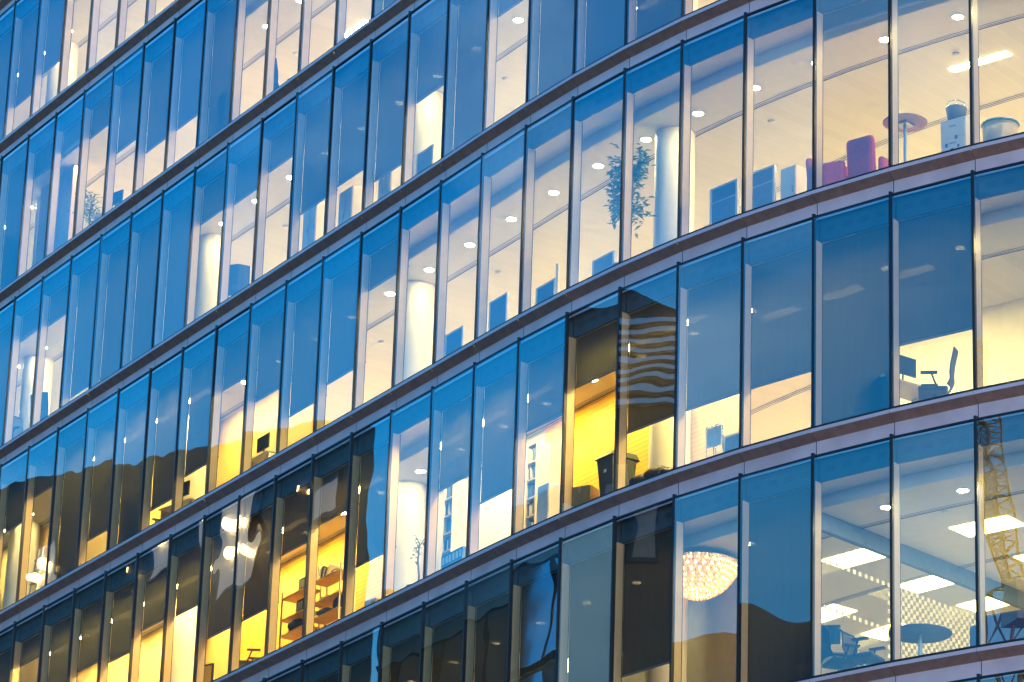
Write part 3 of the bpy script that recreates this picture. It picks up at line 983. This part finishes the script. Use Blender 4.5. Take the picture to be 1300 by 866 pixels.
def sack(px, py, k, D, r, label, seed):
    e, h = stand('rubbish_sack', px, py, k, D, label, 'rubbish sack', 'black sacks by the bin')
    rn = random.Random(seed); q = MB()
    q.lathe((0, 0, 0), [(r * .85, 0), (r, .1), (r * 1.05, h * .6), (r * .95, h * .8), (r * .55, h * .96), (r * .12, h)], 18)
    q.v = [(x * (1 + rn.uniform(-.12, .12)), y * (1 + rn.uniform(-.12, .12)), max(0, z + rn.uniform(-.04, .04))) for x, y, z in q.v]
    q.build('bag', 'sack', e, True, subsurf=1)


sack(838, 592, 4, .75, .30, 'dark sack heaped highest, just right of the bin', 1)
sack(818, 603, 4, .6, .26, 'dark slumped sack between the bin and the highest sack', 2)
sack(852, 595, 4, .5, .22, 'dark sack nearest the black mullion at the end of the heap', 4)


# folders, trays, shelves ----
def bookcase(px, py, k, D, label, seed, wd=.32):
    e, h = stand('bookcase', px, py, k, D, label, 'bookcase', 'narrow white bookcases')
    h = max(1.5, min(2.4, h))
    q = MB()
    for sx in (-1, 1): q.box((sx * wd / 2, .14, h / 2), (.025, .28, h))
    q.box((0, .275, h / 2), (wd - .025, .012, h - .02)); q.build('carcass', 'white_paint', e)
    rn = random.Random(seed); n = int(h / .34)
    for i in range(n + 1):
        z_ = .03 + i * (h - .06) / n
        q = MB(); q.box((0, .135, z_), (wd - .027, .262, .022)); sh = q.build('shelf', 'white_paint', e)
        if i < n:
            f = MB(); x = -wd / 2 + .05
            while x < wd / 2 - .06:
                w_ = rn.uniform(.03, .06); hh = rn.uniform(.2, .28)
                if rn.random() < .85: f.box((x, .13, z_ + .012 + hh / 2), (w_ * .92, .2, hh), 0, rn.choice((0, 0, 0, 1, 2)))
                x += w_
            f.build('folder', ['blue_folder', 'paper', 'navy_bag'], sh)


bookcase(570, 608, 4, 1.0, 'narrow white bookcase of blue folders right of the glowing column', 3)
bookcase(676, 545, 4, 1.2, 'narrow white bookcase of blue folders left of the yellow boards', 5)
e, h = stand('letter_tray', 574, 700, 4, .42, 'low blue rack of white pigeonholes on the window sill', 'letter rack')
q = MB(); q.box((0, .1, h / 2), (.75, .2, h)); q.build('rack', 'blue_folder', e)
q = MB()
for i in range(6): q.box((-.30 + i * .12, -.003, h - .11), (.075, .008, .13))
q.build('slot', 'paper', e)


def shelf_rack(px, py, k, D, wd, heights, label):
    e, h = stand('shelf_rack', px, py, k, D, label, 'shelving', 'wooden shelf racks')
    for z_ in heights:
        q = MB(); q.box((0, .18, z_), (wd, .36, .035)); q.build('shelf', 'shelf_wood', e, bevel=.004)
    for sx in (-1, 1):
        for sy in (.02, .34):
            q = MB(); q.box((sx * (wd / 2 - .015), sy, (heights[-1] + .15) / 2), (.03, .03, heights[-1] + .15)); q.build('upright', 'steel', e)
    return e


HS = [at_d(412, 797, 4, .9), at_d(412, 778, 4, .9), at_d(414, 757, 4, .9), at_d(416, 729, 4, .9)]
rk = shelf_rack(412, 757, 4, .9, 1.15, HS, 'wooden shelf rack with clothes and gear in the bright yellow bay')
rk2 = shelf_rack(372, 757, 4, .9, 1.0, [h_ - .02 for h_ in HS], 'wooden shelf rack with black cases in the left yellow bay')


def on(e, x, y, z): return Vector(e.location) + Matrix.Rotation(e.rotation_euler.z, 3, 'Z') @ Vector((x, y, z + .0185))


def bundle(e, x, z, r, hgt, m, name, label, cat, seed, sub=True):
    o = MB(); rn = random.Random(seed)
    o.lathe((0, 0, 0), [(r * .8, 0), (r, hgt * .3), (r * .85, hgt * .7), (r * .3, hgt)], 14)
    o.v = [(a * (1 + rn.uniform(-.15, .15)) * 1.3, b_ * (1 + rn.uniform(-.15, .15)), max(0, c * (1 + rn.uniform(-.1, .1)))) for a, b_, c in o.v]
    ob = o.build(name, m, None, True, subsurf=1)
    ob.location = on(e, x, .18, z); ob['label'] = label; ob['category'] = cat
    return ob


def case(e, x, z, label, turn=0):
    c = empty('equipment_case', on(e, x, .16, z), e.rotation_euler.z + turn, label, 'case', 'black equipment cases')
    q = MB(); q.box((0, 0, .13), (.30, .22, .26)); q.build('body', 'black_plastic', c, bevel=.015)
    q = MB(); q.box((0, -.113, .13), (.20, .006, .16)); q.build('panel', 'steel', c)
    q = MB(); q.tube([(-.08, 0, .26), (-.08, 0, .30), (.08, 0, .30), (.08, 0, .26)], .01, 6); q.build('handle', 'black_plastic', c)


def books(e, x, z, label, seed, n=6):
    rn = random.Random(seed)
    for i in range(n):
        pass
    c = empty('leaning_files', on(e, x, .16, z), e.rotation_euler.z, label, 'files')
    xx = 0
    for i in range(n):
        w_ = rn.uniform(.025, .05); hh = rn.uniform(.2, .3); a = .12 * i
        q = MB(); q.box((xx + math.sin(a) * hh / 2, 0, math.cos(a) * hh / 2), (w_, .2, hh), 0, 0, ('Y', a)); q.build('file', rn.choice(['paper', 'navy_bag', 'white_paint']), c)
        xx += w_ + .02


books(rk, -.42, HS[3], 'row of leaning files on the top shelf of the bright rack', 2)
bundle(rk, .22, HS[3], .13, .12, 'navy_bag', 'folded_coat', 'dark folded coat lying on the top shelf of the bright rack', 'coat', 3)
bundle(rk, -.1, HS[2], .16, .07, 'paper', 'paper_pile', 'pale pile of papers on the second shelf of the bright rack', 'papers', 4)
bundle(rk, -.15, HS[1], .19, .18, 'grey_mesh', 'helmet', 'grey helmet on the shelf below the paper pile', 'helmet', 5)
bundle(rk, .36, HS[1], .15, .3, 'navy_bag', 'rucksack', 'dark blue rucksack at the right end of the helmet shelf', 'rucksack', 6)
bundle(rk2, .0, HS[1] - .02, .2, .27, 'navy_bag', 'duffel_bag', 'dark crumpled bag on the lowest full shelf of the left rack', 'bag', 7)
bundle(rk2, -.2, HS[1] - .02, .12, .12, 'green_cloth', 'green_cloth', 'bright green cloth beside the dark crumpled bag', 'cloth', 8)
case(rk2, .25, HS[3] - .02, 'black case with pale front on the top shelf of the left rack')
case(rk2, .22, HS[2] - .02, 'black case with pale front on the middle shelf of the left rack')

# storeys lower left: pictures, ladder, papers ----
e, h = stand('framed_picture', 262, 845, 4, .8, 'dark framed picture leaning behind the lower left window', 'picture', z=0, turn=R(20))
q = MB(); q.box((0, 0, h / 2), (.4, .03, max(.3, h))); q.build('frame', 'black_plastic', e)
q = MB(); q.box((0, -.018, h / 2), (.32, .006, max(.22, h - .08))); q.build('picture', 'yellow_boards', e)
e, h = stand('step_ladder', 41, 694, 3, .9, 'small grey step ladder beside the glowing left column', 'ladder')
h = max(1.4, min(2.2, h))
q = MB()
for sx in (-1, 1): q.tube([(sx * .2, 0, 0), (sx * .15, .22, h)], .018, 8)
q.build('rail', 'steel', e)
for i in range(6):
    t_ = (i + .7) / 6.6; q = MB(); q.box((0, .22 * t_, h * t_), (.36, .08, .02)); q.build('rung', 'steel', e)
q = MB()
for sx in (-1, 1): q.tube([(sx * .2, .5, 0), (sx * .15, .24, h)], .014, 8)
q.build('back_legs', 'steel', e)
task_chair(318, 828, 4, .7, R(60), 'swivel chair in the orange lit bay at the lower left')

# meeting table, sofa ----
e, h = stand('meeting_table', 1168, 805, 5, .95, 'round dark meeting table in front of the dotted glass', 'table')
q = MB(); q.lathe((0, 0, h - .01), [(.47, 0), (.49, .01), (.49, .026), (.48, .032)], 40); q.build('tabletop', 'sofa_blue', e)
q = MB(); q.tube([(0, 0, .02), (0, 0, h - .01)], .035, 12); q.build('post', 'steel', e)
q = MB(); q.lathe((0, 0, 0), [(.27, 0), (.27, .012), (.05, .03)], 24); q.build('base', 'steel', e)
e, h = stand('sofa', 1284, 783, 5, .7, 'dark blue sofa behind the last window at the lower right', 'sofa')
h = max(.75, min(1.0, h))
q = MB(); q.box((0, .35, .25), (1.2, .7, .36)); q.build('seat', 'sofa_blue', e, bevel=.05)
q = MB(); q.box((0, .04, h / 2 + .06), (1.2, .16, h - .12)); q.build('backrest', 'sofa_blue', e, bevel=.05)
for sx in (-1, 1):
    q = MB(); q.box((sx * .66, .35, .34), (.14, .72, .6)); q.build('arm', 'sofa_blue', e, bevel=.05)

# chandelier ----
wall(5, 4.25, 7.6, 2.3, 'grey_wall')
P = at_h(886, 713, 5, 2.96)
ch = empty('chandelier', (P.x, P.y, zt(5) + 2.995), 0, 'glowing tiered crystal chandelier behind a lower window', 'chandelier')
emit('bulb', (1, .50, .14), 12)
m = bpy.data.materials.new('crystal'); m.use_nodes = True; MATS['crystal'] = m
t = m.node_tree; b = t.nodes['Principled BSDF']
b.inputs['Base Color'].default_value = (.95, .82, .55, 1); b.inputs['Roughness'].default_value = .15
tl = t.nodes.new('ShaderNodeBsdfTranslucent'); tl.inputs['Color'].default_value = (.9, .82, .66, 1)
mx = t.nodes.new('ShaderNodeMixShader'); mx.inputs['Fac'].default_value = .5
t.links.new(b.outputs[0], mx.inputs[1]); t.links.new(tl.outputs[0], mx.inputs[2]); t.links.new(mx.outputs[0], t.nodes['Material Output'].inputs['Surface'])
for i, (rad, zz) in enumerate(((.68, -.12), (.65, -.20), (.60, -.28), (.53, -.36), (.45, -.43), (.36, -.49), (.26, -.54), (.14, -.58))):
    q = MB(); n = max(8, int(rad * 96))
    for a_ in range(n):
        t_ = 2 * PI * a_ / n; x, y = math.cos(t_) * rad, math.sin(t_) * rad
        q.lathe((x, y, zz - .035), [(.010, 0), (.024, .018), (.027, .035), (.022, .055), (.008, .07)], 7)
        q.box((x * .95, y * .95, zz - .06), (.018, .026, .05), t_ + .1)
    q.build('crystal_tier', 'crystal', ch)
    q = MB(); nb = max(4, int(rad * 44))
    for a_ in range(nb):
        t_ = 2 * PI * (a_ + .5) / nb
        q.lathe((math.cos(t_) * (rad - .045), math.sin(t_) * (rad - .045), zz - .05), [(.006, 0), (.020, .012), (.020, .026), (.006, .04)], 8)
    q.build('bulb_ring', 'bulb', ch, True)
q = MB(); q.lathe((0, 0, -.10), [(.70, 0), (.71, .012), (.1, .03)], 36); q.tube([(0, 0, -.08), (0, 0, 0)], .02, 8); q.build('mount', 'chrome', ch)

# ------------------------------------------------------------------ across the street: what the glass mirrors
def mirror(px, py, j=None):
    """point on the glass seen at a photo pixel, and the direction its mirror image continues in"""
    d = ray(px, py)
    P = at_h(px, py, 3, 0)
    lo, hi = 20.0, 150.0
    for _ in range(50):
        m_ = (lo + hi) / 2
        q_ = d * m_ + Vector((0, 0, CAM_Z))
        if j_depth(q_)[1] < 0: lo = m_
        else: hi = m_
    P = d * lo + Vector((0, 0, CAM_Z))
    jj = math.floor(j_depth(P)[0]) if j is None else j
    c = pt(jj + 1, 0, 0) - pt(jj, 0, 0); n = Vector((-c.y, c.x, 0)).normalized()
    return P, d - n * (2 * d.dot(n))


def along(px, py, dist):
    P, d = mirror(px, py); return P + d * (dist / math.hypot(d.x, d.y))


mat('dark_stone', (.065, .055, .04), .7, 0, .25, .4)
mat('brown_roof', (.10, .065, .045), .8, 0, .25, .3)
mat('pale_stone', (.30, .28, .24), .7, 0, .15, .8)
mat('teal_glass', (.62, .88, .95), .07, .9, .10, .3)
mat('teal_cladding', (.34, .68, .78), .4, .1, .12, .3)
mat('louvre', (.55, .62, .68), .3, .8, .1)
mat('dark_glass', (.02, .035, .04), .08, 0, .1)
emit('lit_window', (1, .62, .22), 2.2)


def block(name, label, A, B, roof, depth, wall_m, cat='building', away=None):
    """building with its front from A to B (seen from the glass), roof = [(t, height)], prism going back by depth"""
    e = empty(name, ((A.x + B.x) / 2, (A.y + B.y) / 2, 0), 0, label, cat)
    o = Vector(e.location)
    u = Vector((B.x - A.x, B.y - A.y, 0)); ln = u.length; u.normalize()
    back = Vector((u.y, -u.x, 0))
    mid = Vector((0, 62, 0)) - o
    if back.dot(mid) > 0: back = -back
    if away is not None: back = Vector((away.x, away.y, 0)).normalized()
    q = MB()
    A0 = Vector((A.x, A.y, 0)) - o
    tops = [A0 + u * (t_ * ln) + Vector((0, 0, h_)) for t_, h_ in roof]
    for i in range(len(tops) - 1):
        a, b_ = tops[i], tops[i + 1]
        ga, gb = Vector((a.x, a.y, 0)), Vector((b_.x, b_.y, 0))
        q.face([ga, gb, b_, a]); q.face([a, b_, b_ + back * depth, a + back * depth]); q.face([gb + back * depth, ga + back * depth, a + back * depth, b_ + back * depth])
    for p in (tops[0], tops[-1]):
        g_ = Vector((p.x, p.y, 0)); q.face([g_, g_ + back * depth, p + back * depth, p])
    q.build('wall', wall_m, e)
    return e, A0, u, back, ln


def pane(e, c, u, back, w, h, m, frame='black_plastic', lean=0.0):
    q = MB(); f = -back
    def P4(dw, dh, df): return [c - u * dw + f * df - Vector((0, 0, dh)), c + u * dw + f * df - Vector((0, 0, dh)), c + u * dw + f * df + Vector((0, 0, dh)), c - u * dw + f * df + Vector((0, 0, dh))]
    a, b_ = P4(w / 2 + .12, h / 2 + .12, .02), P4(w / 2, h / 2, .14)
    q.hexa(a[:2] + [a[1] + f * .1, a[0] + f * .1] + [a[3], a[2], a[2] + f * .1, a[3] + f * .1], 0)
    if lean: b_ = [b_[0] + f * lean, b_[1] + f * lean, b_[2], b_[3]]
    q.face(b_, 1)
    q.build('window', [frame, m], e)


# A: long dark block whose right-hand corner stands upright in the lower left panes
CA = along(474, 640, 48); CB = along(0, 640, 62)
v = CB - CA; v.z = 0
CB2 = CA + v * 1.5
sil = [(470, 545), (397, 536), (370, 545), (330, 549), (300, 553), (265, 561), (200, 573), (180, 578), (145, 588), (107, 598), (70, 606), (35, 612), (2, 620)]
roof = []
for (px, py) in sil:
    P, d = mirror(px, py)
    # meet the vertical front plane
    nrm = Vector((v.y, -v.x, 0)); tt = (Vector((CA.x, CA.y, 0)) - Vector((P.x, P.y, 0))).dot(nrm) / d.dot(nrm)
    Q = P + d * tt
    roof.append((max(0, (Vector((Q.x, Q.y, 0)) - Vector((CA.x, CA.y, 0))).dot(v) / v.dot(v)) / 1.5, Q.z))
roof = sorted(roof)
print('ROOF', [(round(a, 3), round(b_, 1)) for a, b_ in roof])
roof[0] = (0, roof[0][1]); roof.append((1, roof[-1][1] - 1))
eA, A0_, uA, bA, lA = block('dark_block', 'long dark office block with a stepped roofline mirrored in the lower left windows', CA, CB2, roof, 14, 'dark_stone', away=mirror(474, 640)[1] + Vector((0, .06, 0)))
emit('lamp_glow', (1, .70, .28), 5)
emit('lit_room', (1, .60, .14), .20)
NRM = Vector((v.y, -v.x, 0))


def on_A(px, py):
    P, d = mirror(px, py)
    return P + d * ((Vector((CA.x, CA.y, 0)) - Vector((P.x, P.y, 0))).dot(NRM) / d.dot(NRM)) - Vector(eA.location)


for (px, py, w_, h_) in ((292, 690, 2.4, 3.2), (60, 732, 1.6, 2.2), (195, 700, 1.4, 1.6), (420, 640, 1.8, 1.0)):
    pane(eA, on_A(px, py), uA, bA, w_, h_, 'lit_room')
for (px, py, r_) in ((284, 668, .30), (301, 670, .26), (285, 704, .30), (302, 706, .26), (60, 725, .30), (50, 742, .24), (190, 692, .22), (163, 728, .09), (395, 622, .07), (340, 628, .06)):
    r_ *= .75; q = MB(); c = on_A(px, py) - bA * (r_ + .35)
    q.lathe(c - Vector((0, 0, r_)), [(r_ * math.sin(PI * (i_ + .3) / 8.6), r_ - r_ * math.cos(PI * (i_ + .3) / 8.6)) for i_ in range(9)], 16)
    q.tube([c + bA * r_, c + bA * (r_ + .35)], .05, 6)
    q.build('wall_lamp', 'lamp_glow', eA, True)

# C: lower teal glass-clad building left of it (seen in the lowest storey)
C0 = along(492, 830, 58); C1 = along(709, 700, 50); C1 = C1 + (C1 - C0) * .1
zc = along(600, 722, 54).z - 1.2
eC, a_, uC, bC, lC = block('teal_block', 'teal glass clad building mirrored in the lowest windows', C0, C1, [(0, zc + 2), (.5, zc + 1.5), (1, zc + 2)], 12, 'teal_cladding')
for i in range(9):
    for r_ in range(3):
        pane(eC, a_ + uC * (lC * (i + .5) / 9) + Vector((0, 0, zc - 2 - r_ * 3.4)), uC, bC, lC / 9 * .88, 3.05, 'dark_glass' if (i + 2 * r_) % 5 == 0 else 'teal_glass', lean=.24)

# B: tower with louvred front
B0 = along(735, 500, 56); B1 = along(857, 500, 56)
z5 = along(750, 388, 56).z; zb_ = along(800, 352, 56).z; zb2 = along(850, 375, 56).z
B0 = B0 + (B0 - B1) * .12; B1 = B1 + (B1 - B0) * .1
eB, a_, uB, bB, lB = block('louvred_tower', 'brown tower with rows of louvres mirrored in the centre right windows', B0, B1, [(0, z5), (.45, z5), (.46, zb_), (.8, zb2), (1, zb2 - 1)], 12, 'dark_stone')
q = MB(); zl = along(800, 530, 56).z; z_ = zl
while z_ < zb2 - 1:
    c = a_ + uB * (lB * .62) - bB * .25 + Vector((0, 0, z_))
    q.box((c.x, c.y, c.z), (lB * .72, 0.3, .15), math.atan2(uB.y, uB.x)); z_ += .34
q.build('louvre_rows', 'louvre', eB)
zq = along(820, 660, 56).z
for i in range(7):
    pane(eB, a_ + uB * (lB * (i + .5) / 7) + Vector((0, 0, zq)), uB, bB, lB / 7 * .5, 3.0, 'pale_stone' if i % 2 else 'dark_glass')

# D: low brown building with a humped roof
D0 = along(862, 815, 75); D1 = along(1028, 800, 75)
D0b = D0 + (D0 - D1) * .25; D1b = D1 + (D1 - D0) * .5
rd = []
for (px, py) in ((860, 826), (880, 822), (905, 815), (930, 808), (945, 782), (975, 788), (1000, 793), (1028, 797)):
    Q = along(px, py, 75); w_ = D1b - D0b; w_.z = 0
    rd.append(((Vector((Q.x, Q.y, 0)) - Vector((D0b.x, D0b.y, 0))).dot(w_) / w_.dot(w_), Q.z))
rd.sort(); print('RD', [(round(a, 3), round(b_, 1)) for a, b_ in rd])
rd = [(0, rd[0][1])] + [r_ for r_ in rd if 0 < r_[0] < 1] + [(1, rd[-1][1])]
block('brown_block', 'low brown building with a humped roof mirrored beside the chandelier', D0b, D1b, rd, 14, 'brown_roof')

# tower crane
mat('crane_orange', (.65, .28, .04), .5)
T0 = along(1287, 690, 115); T1 = along(1264, 532, 115)
cr_ = empty('tower_crane', (T0.x, T0.y, 0), 0, 'orange lattice crane mirrored in the lower right corner window', 'crane')
o = Vector(cr_.location)
low = T0 - o; top_ = T1 - o
dirn = (top_ - low)
top2 = low + dirn * 1.6; low2 = low - dirn * .35


def lattice(q, a, b_, w, n, r):
    ax = (b_ - a).normalized(); s1 = ax.cross(Vector((0.3, .9, .1))).normalized(); s2 = ax.cross(s1)
    cs = [(s1 + s2) * w / 2, (s1 - s2) * w / 2, (-s1 - s2) * w / 2, (-s1 + s2) * w / 2]
    for c in cs: q.tube([a + c, b_ + c], r, 5)
    for i in range(n):
        p0, p1 = a.lerp(b_, i / n), a.lerp(b_, (i + 1) / n)
        for s_ in range(4):
            q.tube([p0 + cs[s_], p1 + cs[(s_ + 1) % 4]], r * .6, 4)
            q.tube([p1 + cs[s_], p1 + cs[(s_ + 1) % 4]], r * .6, 4)


q = MB(); lattice(q, low2, top2, .9, 26, .07); q.build('jib', 'crane_orange', cr_)
q = MB(); lattice(q, Vector((low2.x, low2.y, 0)), low2, 1.6, 16, .1); q.build('mast', 'crane_orange', cr_)
q = MB(); c = low2; q.box((c.x + 1.2, c.y, c.z - 1), (1.5, 1.6, 2.2)); q.build('cab', 'white_paint', cr_)
